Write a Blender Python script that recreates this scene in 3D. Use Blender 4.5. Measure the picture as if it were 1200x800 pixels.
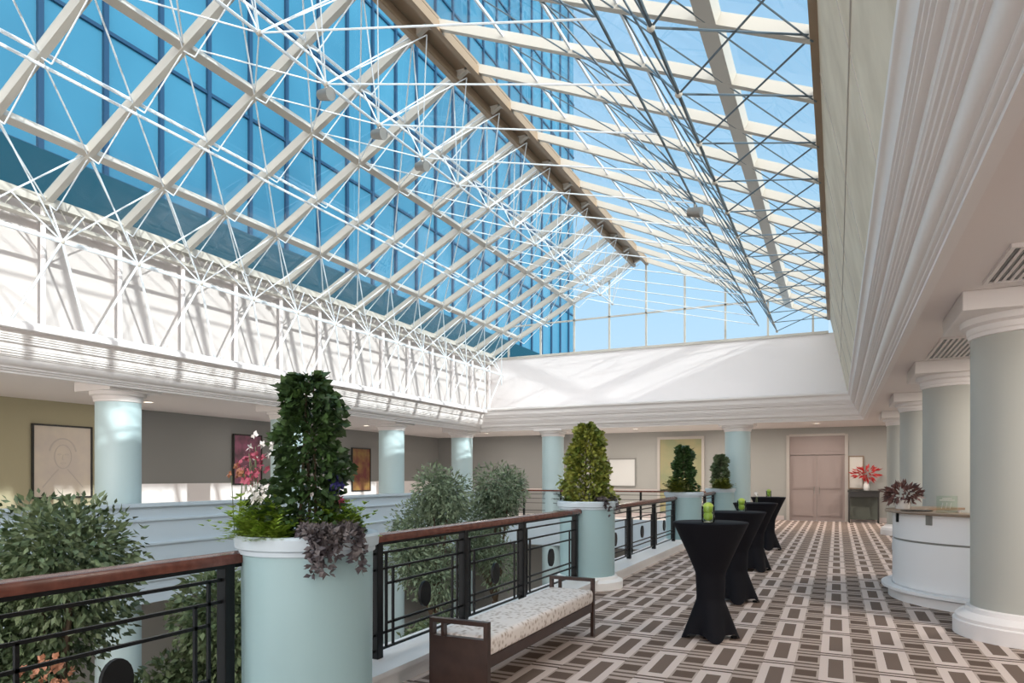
import bpy, math, random
from mathutils import Vector, Matrix
random.seed(7)
S = bpy.context.scene
for o in list(bpy.data.objects): bpy.data.objects.remove(o)
C = S.collection
PI = math.pi

# ---------------------------------------------------------------- camera
F = 800.0; TH = math.atan(381 / F)
cam = bpy.data.cameras.new('camera'); co = bpy.data.objects.new('camera', cam); C.objects.link(co)
co.location = (0, 0, 1.55); co.rotation_euler = (PI / 2, 0, TH)
cam.sensor_width = 36; cam.lens = 36 * F / 1200; cam.shift_y = 158 / 1200; cam.clip_end = 600; cam.clip_start = .05
S.camera = co
# ---------------------------------------------------------------- world, sun, exposure
S.view_settings.view_transform = 'Standard'; S.view_settings.look = 'None'
S.view_settings.gamma = 1; S.view_settings.exposure = 0.12; S.view_settings.use_curve_mapping = False
W = bpy.data.worlds.new('sky'); S.world = W; W.use_nodes = True
nt = W.node_tree; nt.nodes.clear()
out = nt.nodes.new('ShaderNodeOutputWorld'); bg = nt.nodes.new('ShaderNodeBackground')
tc = nt.nodes.new('ShaderNodeTexCoord'); sp = nt.nodes.new('ShaderNodeSeparateXYZ'); cr = nt.nodes.new('ShaderNodeValToRGB')
nt.links.new(tc.outputs['Generated'], sp.inputs[0]); nt.links.new(sp.outputs['Z'], cr.inputs[0])
cr.color_ramp.elements[0].position = 0.0; cr.color_ramp.elements[0].color = (.74, .87, .98, 1)
cr.color_ramp.elements[1].position = .85; cr.color_ramp.elements[1].color = (.24, .50, .78, 1)
e = cr.color_ramp.elements.new(.32); e.color = (.44, .69, .90, 1)
# added sky glow behind the camera, put in to brighten the interior
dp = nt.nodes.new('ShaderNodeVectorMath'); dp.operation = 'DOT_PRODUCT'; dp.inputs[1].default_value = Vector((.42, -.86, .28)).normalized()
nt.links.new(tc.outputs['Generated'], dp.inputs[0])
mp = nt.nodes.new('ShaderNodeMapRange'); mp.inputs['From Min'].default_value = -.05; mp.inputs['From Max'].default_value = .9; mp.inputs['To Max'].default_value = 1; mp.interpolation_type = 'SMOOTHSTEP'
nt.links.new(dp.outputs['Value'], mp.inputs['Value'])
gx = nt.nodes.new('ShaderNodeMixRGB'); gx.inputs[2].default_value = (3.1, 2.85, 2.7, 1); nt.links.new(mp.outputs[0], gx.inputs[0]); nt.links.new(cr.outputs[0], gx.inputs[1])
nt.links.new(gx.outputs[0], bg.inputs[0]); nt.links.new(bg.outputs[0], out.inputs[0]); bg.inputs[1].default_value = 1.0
sl = bpy.data.lights.new('sun', 'SUN'); sl.energy = 3.7; sl.angle = math.radians(.6); sl.color = (1, .96, .9)
so = bpy.data.objects.new('sun', sl); C.objects.link(so)
SUN_DIR = Vector((-1, .22, -.365)).normalized()
so.rotation_euler = SUN_DIR.to_track_quat('-Z', 'Y').to_euler(); so.location = (60, -10, 30)

# ---------------------------------------------------------------- materials
def mat(name, col, rough=.6, metal=0, spec=.5, noise=None, bump=0, nscale=8, alpha=None):
    m = bpy.data.materials.new(name); m.use_nodes = True; t = m.node_tree; b = t.nodes['Principled BSDF']
    b.inputs['Base Color'].default_value = (*col, 1); b.inputs['Roughness'].default_value = rough
    b.inputs['Metallic'].default_value = metal; b.inputs['Specular IOR Level'].default_value = spec
    if noise is not None or bump:
        c = t.nodes.new('ShaderNodeTexCoord'); n = t.nodes.new('ShaderNodeTexNoise'); n.inputs['Scale'].default_value = nscale
        n.inputs['Detail'].default_value = 4
        t.links.new(c.outputs['Object'], n.inputs['Vector'])
        if noise is not None:
            r = t.nodes.new('ShaderNodeValToRGB'); r.color_ramp.elements[0].position = .35; r.color_ramp.elements[1].position = .65
            r.color_ramp.elements[0].color = (*col, 1); r.color_ramp.elements[1].color = (*noise, 1)
            t.links.new(n.outputs['Fac'], r.inputs[0]); t.links.new(r.outputs[0], b.inputs['Base Color'])
        if bump:
            bp = t.nodes.new('ShaderNodeBump'); bp.inputs['Strength'].default_value = bump; bp.inputs['Distance'].default_value = .01
            t.links.new(n.outputs['Fac'], bp.inputs['Height']); t.links.new(bp.outputs[0], b.inputs['Normal'])
    return m
def glass_mat(name, tint, refl=.08, fac=.5):
    m = bpy.data.materials.new(name); m.use_nodes = True; t = m.node_tree; t.nodes.clear()
    o = t.nodes.new('ShaderNodeOutputMaterial'); mx = t.nodes.new('ShaderNodeMixShader')
    tr = t.nodes.new('ShaderNodeBsdfTransparent'); tr.inputs[0].default_value = (*tint, 1)
    gl = t.nodes.new('ShaderNodeBsdfGlossy'); gl.inputs['Roughness'].default_value = .03
    fr = t.nodes.new('ShaderNodeFresnel'); fr.inputs[0].default_value = 1.3
    ml = t.nodes.new('ShaderNodeMath'); ml.operation = 'MULTIPLY'; ml.inputs[1].default_value = fac
    t.links.new(fr.outputs[0], ml.inputs[0]); t.links.new(ml.outputs[0], mx.inputs[0])
    t.links.new(tr.outputs[0], mx.inputs[1]); t.links.new(gl.outputs[0], mx.inputs[2]); t.links.new(mx.outputs[0], o.inputs[0])
    return m
M = dict(
    white=mat('white_plaster', (.84, .80, .79), .7, bump=.05, nscale=30),
    cream=mat('cream_plaster', (.60, .555, .53), .7, bump=.05, nscale=30),
    cornice=mat('white_cornice_paint', (.82, .78, .76), .5),
    rightwell=mat('beige_panel', (.82, .74, .60), .7, noise=(.68, .60, .47), nscale=1.6),  # noise stands in for faint streaks of bounced sunlight
    soffit=mat('ceiling_paint', (.80, .75, .73), .8),
    wallgrey=mat('warm_grey_wall', (.27, .27, .26), .8),
    wallolive=mat('olive_wall', (.42, .38, .25), .8),
    wallfar=mat('far_wall_paint', (.40, .395, .37), .8),
    niche=mat('lit_niche_ochre', (.42, .36, .20), .8, noise=(.30, .32, .18), nscale=1.5),
    teal=mat('pale_teal_paint', (.34, .50, .53), .35, spec=.4),
    tealcol=mat('pale_teal_column', (.50, .64, .66), .45),
    greycol=mat('sage_grey_column', (.47, .47, .43), .55),
    parapet=mat('pale_blue_parapet', (.55, .65, .72), .6),
    steel=mat('white_painted_steel', (.54, .51, .45), .4),
    rods=mat('unlit_tone_rods', (.10, .14, .17), .4),  # dark tone paints in the unlit look of the right slope rods
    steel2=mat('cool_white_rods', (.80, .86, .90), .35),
    ridge=mat('shade_tan_ridge_beam', (.30, .22, .145), .5),
    grey=mat('grey_metal', (.28, .27, .25), .4, .5),
    black=mat('black_metal', (.006, .007, .008), .4, spec=.25),
    wood=mat('red_brown_handrail', (.12, .038, .026), .22, noise=(.18, .06, .04), nscale=14),
    bench=mat('dark_brown_wood', (.035, .018, .014), .3, noise=(.05, .026, .02), nscale=10),
    cloth=mat('black_stretch_cloth', (.004, .004, .007), .75, spec=.2),
    door=mat('taupe_door', (.36, .29, .27), .5),
    frame=mat('pale_frame', (.52, .48, .44), .5),
    counter=mat('white_counter', (.86, .86, .87), .35),
    dark=mat('dark_stone', (.03, .028, .026), .25),
    gold=mat('brown_edge', (.28, .20, .14), .4),
    leafdark=mat('dark_green_leaves', (.018, .045, .014), .5, noise=(.06, .12, .03), nscale=9),
    leafmid=mat('mid_green_leaves', (.055, .095, .04), .5, noise=(.17, .22, .11), nscale=7),
    leafgrey=mat('grey_green_leaves', (.10, .15, .09), .55, noise=(.25, .32, .20), nscale=6),
    leaflime=mat('lime_leaves', (.16, .28, .02), .5, noise=(.33, .45, .06), nscale=9),
    leafyel=mat('yellow_green_leaves', (.09, .14, .02), .5, noise=(.32, .33, .06), nscale=9),
    leafpurp=mat('purple_grey_leaves', (.05, .04, .05), .5, noise=(.18, .16, .16), nscale=9),
    bark=mat('bark', (.10, .07, .045), .9, bump=.5, nscale=25),
    pink=mat('pink_petals', (.42, .08, .13), .5), redp=mat('red_petals', (.55, .03, .03), .5),
    whitep=mat('white_petals', (.85, .83, .80), .5), bluep=mat('blue_petals', (.06, .06, .26), .5), orange=mat('orange_petals', (.40, .17, .09), .5),
    soil=mat('soil', (.03, .02, .015), .95), ceramic=mat('white_ceramic', (.8, .78, .76), .2),
    lowfloor=mat('atrium_floor_stone', (.30, .25, .20), .5, noise=(.22, .17, .12), nscale=2),
    mirror=mat('mirror', (.8, .8, .8), .05, 1), terra=mat('terracotta', (.36, .15, .07), .8),
    glass=glass_mat('clear_roof_glass', (.86, .95, 1.0), fac=.10), vase=glass_mat('clear_glass', (.9, .95, .9), fac=1.0),
    apple=mat('green_apple', (.42, .55, .08), .3), podium=mat('shade_dark_teal_podium', (.004, .045, .07), .6, spec=.15),
    mullion=mat('deep_blue_mullion', (.006, .04, .09), .4), pinksill=mat('pinkish_skirting', (.60, .52, .50), .6),
    white2=mat('bright_white_kerb', (.90, .89, .88), .5),
)
# tower facade : blue glass with panel-to-panel variation
def facade_mat():
    m = mat('blue_curtain_wall', (.02, .2, .45), .25, spec=.6); t = m.node_tree; b = t.nodes['Principled BSDF']
    c = t.nodes.new('ShaderNodeTexCoord'); n = t.nodes.new('ShaderNodeTexNoise'); n.inputs['Scale'].default_value = .12; n.inputs['Detail'].default_value = 3
    r = t.nodes.new('ShaderNodeValToRGB'); r.color_ramp.elements[0].position = .3; r.color_ramp.elements[1].position = .7
    r.color_ramp.elements[0].color = (.022, .12, .20, 1); r.color_ramp.elements[1].color = (.045, .19, .29, 1)
    t.links.new(c.outputs['Object'], n.inputs[0]); t.links.new(n.outputs['Fac'], r.inputs[0]); t.links.new(r.outputs[0], b.inputs['Base Color'])
    return m
M['facade'] = facade_mat()

# carpet : woven strips, columns of framed long bars alternating with ladders of short bars
def carpet_mat():
    m = mat('woven_pattern_carpet', (.4, .35, .3), .95, spec=.1); t = m.node_tree; b = t.nodes['Principled BSDF']; N = t.nodes; L = t.links
    c = N.new('ShaderNodeTexCoord'); s = N.new('ShaderNodeSeparateXYZ'); L.new(c.outputs['Object'], s.inputs[0])
    def mth(op, a, bb=None, cc=None):
        n = N.new('ShaderNodeMath'); n.operation = op
        for i, v in enumerate((a, bb, cc)):
            if v is None: continue
            if isinstance(v, (int, float)): n.inputs[i].default_value = v
            else: L.new(v, n.inputs[i])
        return n.outputs[0]
    PX, PY = .43, .90
    x = mth('DIVIDE', mth('ADD', s.outputs['X'], 20.0 + .34), PX); y = mth('DIVIDE', mth('ADD', s.outputs['Y'], 20.0), PY)
    u = mth('FRACT', x); col = mth('FLOOR', x)
    y2 = mth('ADD', y, mth('MULTIPLY', mth('MODULO', col, 2.0), .5)); v = mth('FRACT', y2)
    def band(val, lo, hi): return mth('MULTIPLY', mth('GREATER_THAN', val, lo), mth('LESS_THAN', val, hi))
    isv = mth('LESS_THAN', u, .56)
    rect = mth('MULTIPLY', band(u, .15, .41), band(v, .17, .83))
    sep = mth('MAXIMUM', band(v, .02, .06), band(v, .94, .98))
    w = mth('FRACT', mth('MULTIPLY', y, 2.0))
    thin = mth('MAXIMUM', band(w, .06, .15), band(w, .83, .92)); bar = band(w, .28, .68)
    lad = mth('MAXIMUM', thin, mth('MULTIPLY', bar, band(u, .60, .96)))
    def mix(f, a, bb):
        n = N.new('ShaderNodeMixRGB'); L.new(f, n.inputs[0])
        for i, q in ((1, a), (2, bb)):
            if isinstance(q, tuple): n.inputs[i].default_value = (*q, 1)
            else: L.new(q, n.inputs[i])
        return n.outputs[0]
    light, mid, dk, dk2 = (.80, .67, .61), (.56, .45, .39), (.225, .165, .135), (.17, .12, .095)
    vc = mix(sep, mix(rect, light, dk), dk2)
    lc = mix(lad, mid, dk2)
    fin = mix(isv, lc, vc)
    nz = N.new('ShaderNodeTexNoise'); nz.inputs['Scale'].default_value = 160; L.new(c.outputs['Object'], nz.inputs[0])
    mm = N.new('ShaderNodeMixRGB'); mm.blend_type = 'MULTIPLY'; mm.inputs[0].default_value = .35; L.new(fin, mm.inputs[1]); L.new(nz.outputs['Fac'], mm.inputs[2])
    L.new(mm.outputs[0], b.inputs['Base Color'])
    return m
M['carpet'] = carpet_mat()
def fabric_mat():
    m = mat('patterned_cream_upholstery', (.6, .55, .5), .9, spec=.1); t = m.node_tree; b = t.nodes['Principled BSDF']
    c = t.nodes.new('ShaderNodeTexCoord'); n = t.nodes.new('ShaderNodeTexVoronoi'); n.inputs['Scale'].default_value = 24
    r = t.nodes.new('ShaderNodeValToRGB'); r.color_ramp.elements[0].position = .12; r.color_ramp.elements[1].position = .5
    r.color_ramp.elements[0].color = (.42, .34, .28, 1); r.color_ramp.elements[1].color = (.80, .74, .70, 1)
    t.links.new(c.outputs['Object'], n.inputs['Vector']); t.links.new(n.outputs['Distance'], r.inputs[0]); t.links.new(r.outputs[0], b.inputs['Base Color'])
    return m
M['fabric'] = fabric_mat()

# ---------------------------------------------------------------- mesh helpers
class MB:
    def __init__(s): s.v = []; s.f = []
    def add(s, vs, fs):
        k = len(s.v); s.v += [tuple(p) for p in vs]; s.f += [tuple(i + k for i in f) for f in fs]; return s
    def box(s, x0, x1, y0, y1, z0, z1):
        return s.add([(x0, y0, z0), (x1, y0, z0), (x1, y1, z0), (x0, y1, z0), (x0, y0, z1), (x1, y0, z1), (x1, y1, z1), (x0, y1, z1)],
                     [(0, 3, 2, 1), (4, 5, 6, 7), (0, 1, 5, 4), (1, 2, 6, 5), (2, 3, 7, 6), (3, 0, 4, 7)])
    def bar(s, p, q, w, h, up=(0, 0, 1)):
        p = Vector(p); q = Vector(q); d = (q - p).normalized(); r = d.cross(Vector(up))
        if r.length < 1e-4: r = d.cross(Vector((1, 0, 0)))
        r.normalize(); u = r.cross(d); vs = []
        for a in (p, q):
            for i, j in ((-1, -1), (1, -1), (1, 1), (-1, 1)): vs.append(a + r * (i * w / 2) + u * (j * h / 2))
        return s.add(vs, [(3, 2, 1, 0), (4, 5, 6, 7), (0, 1, 5, 4), (1, 2, 6, 5), (2, 3, 7, 6), (3, 0, 4, 7)])
    def tube(s, p, q, r, n=6, r2=None):
        p = Vector(p); q = Vector(q); d = (q - p).normalized(); a = d.cross(Vector((0, 0, 1)))
        if a.length < 1e-3: a = Vector((1, 0, 0))
        a.normalize(); b = d.cross(a); r2 = r if r2 is None else r2
        vs = [p + (a * math.cos(2 * PI * i / n) + b * math.sin(2 * PI * i / n)) * r for i in range(n)] + [q + (a * math.cos(2 * PI * i / n) + b * math.sin(2 * PI * i / n)) * r2 for i in range(n)]
        return s.add(vs, [(i, (i + 1) % n, n + (i + 1) % n, n + i) for i in range(n)] + [tuple(range(n))[::-1], tuple(range(n, 2 * n))])
    def lathe(s, prof, cx=0, cy=0, n=48, a0=0, a1=2 * PI):
        full = abs(a1 - a0 - 2 * PI) < 1e-6; m = n if full else n + 1; vs = []
        for r, z in prof:
            for i in range(m):
                a = a0 + (a1 - a0) * i / n; vs.append((cx + r * math.cos(a), cy + r * math.sin(a), z))
        fs = []
        for k in range(len(prof) - 1):
            for i in range(n):
                j = (i + 1) % m; fs.append((k * m + i, k * m + j, (k + 1) * m + j, (k + 1) * m + i))
        return s.add(vs, fs)
    def sphere(s, c, r, n=10, sz=1):
        pr = [(max(1e-4, r * math.sin(PI * k / n)), -r * sz * math.cos(PI * k / n)) for k in range(n + 1)]
        k0 = len(s.v); s.lathe(pr, c[0], c[1], n * 2)
        for i in range(k0, len(s.v)): x, y, z = s.v[i]; s.v[i] = (x, y, z + c[2])
        return s
    def sweep(s, prof, path):            # prof [(out, z)], path list of (x,y, nx,ny) ; open
        vs = []; n = len(prof)
        for (x, y, nx, ny) in path:
            for o, z in prof: vs.append((x + nx * o, y + ny * o, z))
        return s.add(vs, [(k * n + i, k * n + i + 1, (k + 1) * n + i + 1, (k + 1) * n + i) for k in range(len(path) - 1) for i in range(n - 1)])
    def leaf(s, p, d, up, L, w, bend=.25):
        d = d.normalized(); r = d.cross(up)
        if r.length < 1e-3: r = Vector((1, 0, 0))
        r.normalize(); u = r.cross(d)
        s.add([p, p + d * L * .45 + r * w / 2 + u * bend * L * .2, p + d * L - u * bend * L * .3, p + d * L * .45 - r * w / 2 + u * bend * L * .2, p + d * L * .5],
              [(0, 1, 4), (1, 2, 4), (0, 4, 3), (4, 2, 3)]); return s
    def build(s, name, m, parent=None, smooth=False, bevel=0):
        me = bpy.data.meshes.new(name); me.from_pydata(s.v, [], s.f); me.materials.append(M[m] if isinstance(m, str) else m)
        me.validate(); o = bpy.data.objects.new(name, me); C.objects.link(o)
        if smooth:
            for p in me.polygons: p.use_smooth = True
            try: me.set_sharp_from_angle(angle=math.radians(38))
            except Exception: pass
        if bevel:
            bm = o.modifiers.new('bevel', 'BEVEL'); bm.width = bevel; bm.segments = 2; bm.limit_method = 'ANGLE'
        if parent: o.parent = parent
        return o
def tag(o, label=None, cat=None, group=None, kind=None):
    if label: o['label'] = label
    if cat: o['category'] = cat
    if group: o['group'] = group
    if kind: o['kind'] = kind
    return o
def empty(name, loc, label=None, cat=None, group=None, kind=None, rz=0):
    o = bpy.data.objects.new(name, None); C.objects.link(o); o.location = loc; o.rotation_euler.z = rz; o.empty_display_size = .1
    return tag(o, label, cat, group, kind)
def struct(name, mb, m, label=None, parent=None, **k):
    o = mb.build(name, m, parent, **k); o['kind'] = 'structure'
    if label: o['label'] = label
    return o
def copy_tree(o, parent=None):
    c = o.copy(); C.objects.link(c)
    if parent: c.parent = parent
    for ch in list(o.children): copy_tree(ch, c)
    return c

# ================================================================ STRUCTURE
XL, XR_, YF, YB = -11.3, .68, 21.1, -5.0      # edge of the opening in the ceiling
CZ = 3.25; CB = 3.13; CT = 3.86               # ceiling, cornice bottom, cornice top
FX = -2.95                                    # kerb face (walkway edge)
WL, WR, WF = -16.0, 3.4, 26.0                 # outer walls
EL, ER, RX = (-11.5, 6.02), (-.235, 6.30), (-5.97, 8.86)
GY = 22.6                                     # glazed gable plane
LOW = -4.5
struct('floor', MB().box(FX - .45, WR, YB, WF, -.35, 0), 'carpet', 'walkway floor with brown and cream woven pattern carpet')
struct('floor', MB().box(WL, XL - .1, YB, WF, -.35, 0).box(XL - .1, FX - .45, YF + .2, WF, -.35, 0), 'soffit', 'gallery floor across the atrium')
struct('floor', MB().box(WL - 1, FX + 2, YB, WF + 1, LOW - .1, LOW), 'lowfloor', 'stone floor of the lower atrium level')
struct('ceiling', MB().box(XR_, WR, YB, WF, CZ, CZ + .25), 'soffit', 'ceiling over the right-hand walkway')
struct('ceiling', MB().box(WL, XL, YB, WF, CZ, CZ + .25).box(XL, XR_, YF, WF, CZ, CZ + .25), 'soffit', 'ceiling over the far and left galleries')
struct('wall_right', MB().box(WR, WR + .2, YB, WF, 0, CZ + .25), 'wallgrey')
struct('wall_far', MB().box(-9.2, -1.62, WF, WF + .2, 0, CZ).box(.32, WR, WF, WF + .2, 0, CZ).box(-1.62, .32, WF, WF + .2, 3.0, CZ), 'wallfar', 'far wall around the double door')
struct('wall_far', MB().box(-1.9, .7, WF + .2, WF + .3, 0, CZ + .2), 'wallfar', 'added backing behind the door opening')  # added backing, keeps sky light out of the door gaps
struct('wall_far', MB().box(WL, -9.2, WF, WF + .2, 0, CZ), 'wallgrey', 'far wall at the left end')
struct('wall_left', MB().box(WL - .2, WL, YB, 10.9, 0, CZ), 'wallolive', 'olive wall of the left gallery behind the portrait')
struct('wall_left', MB().box(WL - .2, WL, 10.9, WF, 0, CZ).box(WL, WL + .25, 10.9, 11.15, 0, CZ), 'wallgrey', 'grey wall of the left gallery')
struct('baseboard_left', MB().box(WL, WL + .04, 11.15, WF, 0, 1.36), 'white', 'white wainscot of the left gallery wall')
# lower storey
struct('wall_left', MB().box(-14.2, -14, YB, WF, LOW, -.35), 'wallfar', 'lower storey wall under the left gallery')
struct('wall_far', MB().box(-14, FX, 23.8, 24, LOW, -.35), 'wallfar', 'lower storey wall under the far gallery')
struct('wall_right', MB().box(FX - .1, FX + .1, YB, 24, LOW, -.35), 'wallfar', 'lower storey wall under the walkway')
# well walls between cornice and roof glass
def slab(p, q, th, y0, y1, nx):
    (x0, z0), (x1, z1) = p, q
    return MB().add([(x0, y0, z0), (x1, y0, z1), (x1 + nx * th, y0, z1), (x0 + nx * th, y0, z0), (x0, y1, z0), (x1, y1, z1), (x1 + nx * th, y1, z1), (x0 + nx * th, y1, z0)],
                    [(0, 1, 2, 3), (7, 6, 5, 4), (0, 4, 5, 1), (1, 5, 6, 2), (2, 6, 7, 3), (3, 7, 4, 0)])
struct('wall_left', slab((-11.75, 3.4), (-11.75, 6.0), .2, YB, GY + .2, -1), 'cream', 'sunlit white wall between left cornice and roof glass')
struct('wall_right', slab((.33, 3.8), (-.20, 6.34), .2, YB, GY + .2, 1), 'rightwell', 'beige wall between right cornice and roof glass')
jn = MB()
xx, zz0 = .33 - .53 * .45, 3.8 + 2.54 * .45; jn.box(xx - .010, xx + .01, YB, GY, zz0 - .008, zz0 + .008)
yy = YB + .6
while yy < GY: jn.bar((.328, yy, 3.8), (-.203, yy, 6.34), .018, .008, up=(1, 0, .2)); yy += 2.622
struct('trim_10', jn, 'frame', 'thin joint strips of the right beige wall panels')
struct('wall_far', MB().box(-11.95, .6, GY, GY + .2, 3.4, 5.86), 'white', 'white wall between far cornice and glazed gable')
struct('trim_1', MB().box(-11.95, XL + .5, YB, GY, 3.72, 3.80).box(XL, XR_ - .3, YF - .2, GY, 3.72, 3.80), 'white', 'ledge on top of the left and far cornice')
# cornice profile: out = towards the atrium centre ; z going up
def ogee(steps):
    return steps
PR = [(0, CB - .02), (.03, CB - .02), (.03, CB + .012)]
def bead(o, z, do, dz, n=5):
    for q in range(1, n + 1):
        a = PI * q / n; PR.append((o + do * q / n - .014 * math.sin(a) * -1, z + dz * q / n - .006 * math.sin(a)))
def flat(o, z): PR.append((o, z))
bead(.03, CB + .012, .02, .03); flat(.055, CB + .045); bead(.055, CB + .045, .02, .03); flat(.08, CB + .08)
for q in range(7): a = PI / 2 * q / 6; PR.append((.08 + .07 * math.sin(a), CB + .09 + .09 * (1 - math.cos(a))))
flat(.15, CB + .21); flat(.175, CB + .21); flat(.175, CB + .225)
for q in range(3): bead(.175 + .022 * q, CB + .225 + .035 * q, .016, .026); flat(.197 + .022 * q, CB + .26 + .035 * q)
flat(.25, CB + .335); flat(.255, CB + .40); flat(.28, CB + .40)
for q in range(3): bead(.28 + .018 * q, CB + .405 + .034 * q, .013, .026); flat(.298 + .018 * q, CB + .439 + .034 * q)
flat(.35, CB + .51); flat(.35, CB + .53)
for q in range(7): a = PI / 2 * q / 6; PR.append((.35 + .055 * (1 - math.cos(a)), CB + .53 + .12 * math.sin(a)))
PR += [(.415, CB + .66), (.42, CB + .71), (.40, CB + .73), (-.05, CB + .73), (-.05, CB - .02), (0, CB - .02)]
r2 = .7071
struct('trim_2', MB().sweep(PR, [(XR_, YB, -1, 0), (XR_, YF, -1, -1), ]), 'cornice', 'stepped cornice along the right side of the ceiling opening', smooth=True)
struct('trim_3', MB().sweep(PR, [(XR_, YF, -1, -1), (XL, YF, 1, -1)]), 'cornice', 'stepped cornice across the far side of the ceiling opening', smooth=True)
struct('trim_4', MB().sweep(PR, [(XL, YF, 1, -1), (XL, YB, 1, 0)]), 'cornice', 'stepped sunlit cornice along the left side of the ceiling opening', smooth=True)
# left parapet + far parapet + kerb
struct('wall_left', MB().box(XL - .12, XL + .02, YB, YF + .2, -.75, 1.0), 'parapet', 'pale blue parapet of the left gallery')
struct('trim_5', MB().box(XL - .16, XL + .08, YB, YF, 1.0, 1.06).box(XL + .02, XL + .06, YB, YF, .74, .78).box(XL + .02, XL + .06, YB, YF, .30, .34).box(XL + .02, XL + .06, YB, YF, -.35, -.31), 'parapet', 'coping and mouldings of the left parapet')
struct('wall_far', MB().box(XL, FX - .4, YF + .05, YF + .2, -.75, .18), 'parapet', 'low parapet of the far gallery')
struct('trim_6', MB().box(FX - .45, FX, YB, YF + .2, 0, .11).box(FX - .47, FX + .03, YB, YF + .2, .11, .15), 'white2', 'white kerb under the railing')
struct('trim_7', MB().box(FX - .47, FX - .42, YB, YF, -.75, .0), 'white2', 'fascia under the kerb')
struct('baseboard_far', MB().box(-9.2, -1.7, WF - .03, WF, 0, .16).box(.4, WR, WF - .03, WF, 0, .16), 'pinksill')
struct('trim_8', MB().box(-11.7, -5, WF - .05, WF, 1.0, 1.05), 'pinksill', 'chair rail on far wall')

# double door
d = empty('door_1', (-.65, WF, 0), 'taupe panelled double door in the far wall', None, None, 'structure')
def rel(mb, o): mb.v = [(x - o.location.x, y - o.location.y, z - o.location.z) for x, y, z in mb.v]; return mb
rel(MB().box(-1.62, -1.52, WF - .06, WF + .1, 0, 3.0).box(.24, .34, WF - .06, WF + .1, 0, 3.0).box(-1.52, .24, WF - .06, WF + .1, 2.95, 3.03), d).build('frame', 'frame', d)
for a, b in ((-1.52, -.645), (-.635, .24)):
    lf = MB().box(a, b, WF + .02, WF + .08, 0, 2.28)
    lf.box(a + .10, b - .10, WF - .002, WF + .02, .15, .95).box(a + .14, b - .14, WF - .02, WF, .19, .91).box(a + .10, b - .10, WF - .002, WF + .02, 1.1, 2.15).box(a + .14, b - .14, WF - .02, WF, 1.14, 2.11)
    l = rel(lf, d).build('leaf', 'door', d)
rel(MB().box(-1.52, .24, WF + .0, WF + .08, 2.30, 2.95).box(-1.4, -.72, WF - .02, WF, 2.42, 2.84).box(-.56, .12, WF - .02, WF, 2.42, 2.84), d).build('overpanel', 'door', d)
rel(MB().tube((-.72, WF - .05, .95), (-.72, WF - .05, 1.2), .012).tube((-.56, WF - .05, .95), (-.56, WF - .05, 1.2), .012), d).build('door_handle', 'grey', d)

# ================================================================ GLASS ROOF
roof = empty('window_1', (RX[0], 9, RX[1]), 'pitched glass roof on white steel space frame', None, None, 'structure')
def rb(mb, name, m, **k): return rel(mb, roof).build(name, m, roof, **k)
DX, DZ = 1.05, .5394
SX = 5.47 / 5.53
def UL(k): return Vector((EL[0] + k * DX, 0, EL[1] + k * DZ))
sR = (RX[1] - ER[1]) / (ER[0] - RX[0])
def UR(k):
    x = ER[0] - k * DX * 1.035; return Vector((x, 0, ER[1] + (ER[0] - x) * sR))
nL = Vector((.457, 0, -.89)).normalized(); nR = Vector((-.41, 0, -.91)).normalized()
YS = [5.41 + 1.311 * j for j in range(-8, 14)]
y0g, y1g = YS[0], GY
# panes
def pane(a, b, n):
    a = a - n * .06; b = b - n * .06; q = n * .012
    return MB().add([(a.x, y0g, a.z), (b.x, y0g, b.z), (b.x, y1g, b.z), (a.x, y1g, a.z)], [(0, 1, 2, 3)])
rb(pane(Vector((EL[0], 0, EL[1])), Vector((RX[0], 0, RX[1])), nL), 'glass_pane', 'glass')
rb(pane(Vector((RX[0], 0, RX[1])), Vector((ER[0], 0, ER[1])), nR), 'glass_pane', 'glass')
rb(MB().add([(EL[0], GY + .05, 5.86), (ER[0], GY + .05, 5.86), (ER[0], GY + .05, ER[1]), (RX[0], GY + .05, RX[1]), (EL[0], GY + .05, EL[1])], [(0, 1, 2, 3, 4)]), 'gable_glass', 'glass')
for Y in YS:
    a, b, c = Vector((EL[0], Y, EL[1])), Vector((RX[0], Y, RX[1])), Vector((ER[0], Y, ER[1]))
    rb(MB().bar(a, b, .10, .16), 'rafter', 'steel'); rb(MB().bar(b, c, .10, .145), 'rafter', 'steel')
for k in (1, 2, 3, 4):
    p = UL(k)
    if k in (1, 3): rb(MB().bar((p.x, y0g, p.z), (p.x, y1g, p.z), .12, .12, up=tuple(-nL)), 'purlin', 'steel')
    else: rb(MB().tube((p.x, y0g, p.z), (p.x, y1g, p.z), .026), 'purlin', 'steel2')
    p = UR(k)
    if k == 1: rb(MB().bar((p.x, y0g, p.z), (p.x, y1g, p.z), .24, .14, up=tuple(-nR)), 'purlin', 'steel')
    else: rb(MB().tube((p.x, y0g, p.z), (p.x, y1g, p.z), .026), 'purlin', 'steel2')
# ridge: pair of beams with a cap, their shade put into the tan colour
rb(MB().bar((RX[0] - .22, y0g, RX[1] - .16), (RX[0] - .22, y1g, RX[1] - .16), .10, .16).bar((RX[0] + .22, y0g, RX[1] - .16), (RX[0] + .22, y1g, RX[1] - .16), .10, .16).bar((RX[0], y0g, RX[1] - .02), (RX[0], y1g, RX[1] - .02), .5, .05), 'ridge_beam', 'ridge')
# eave beams
rb(MB().box(EL[0] - .12, EL[0] + .06, y0g, y1g, EL[1] - .12, EL[1] + .02).box(EL[0] - .12, EL[0] + .04, y0g, y1g, EL[1] - .36, EL[1] - .30), 'eave_beam', 'steel')
rb(MB().box(ER[0] - .03, ER[0] + .10, y0g, y1g, ER[1] - .06, ER[1] + .05), 'eave_beam', 'ridge')
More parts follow.
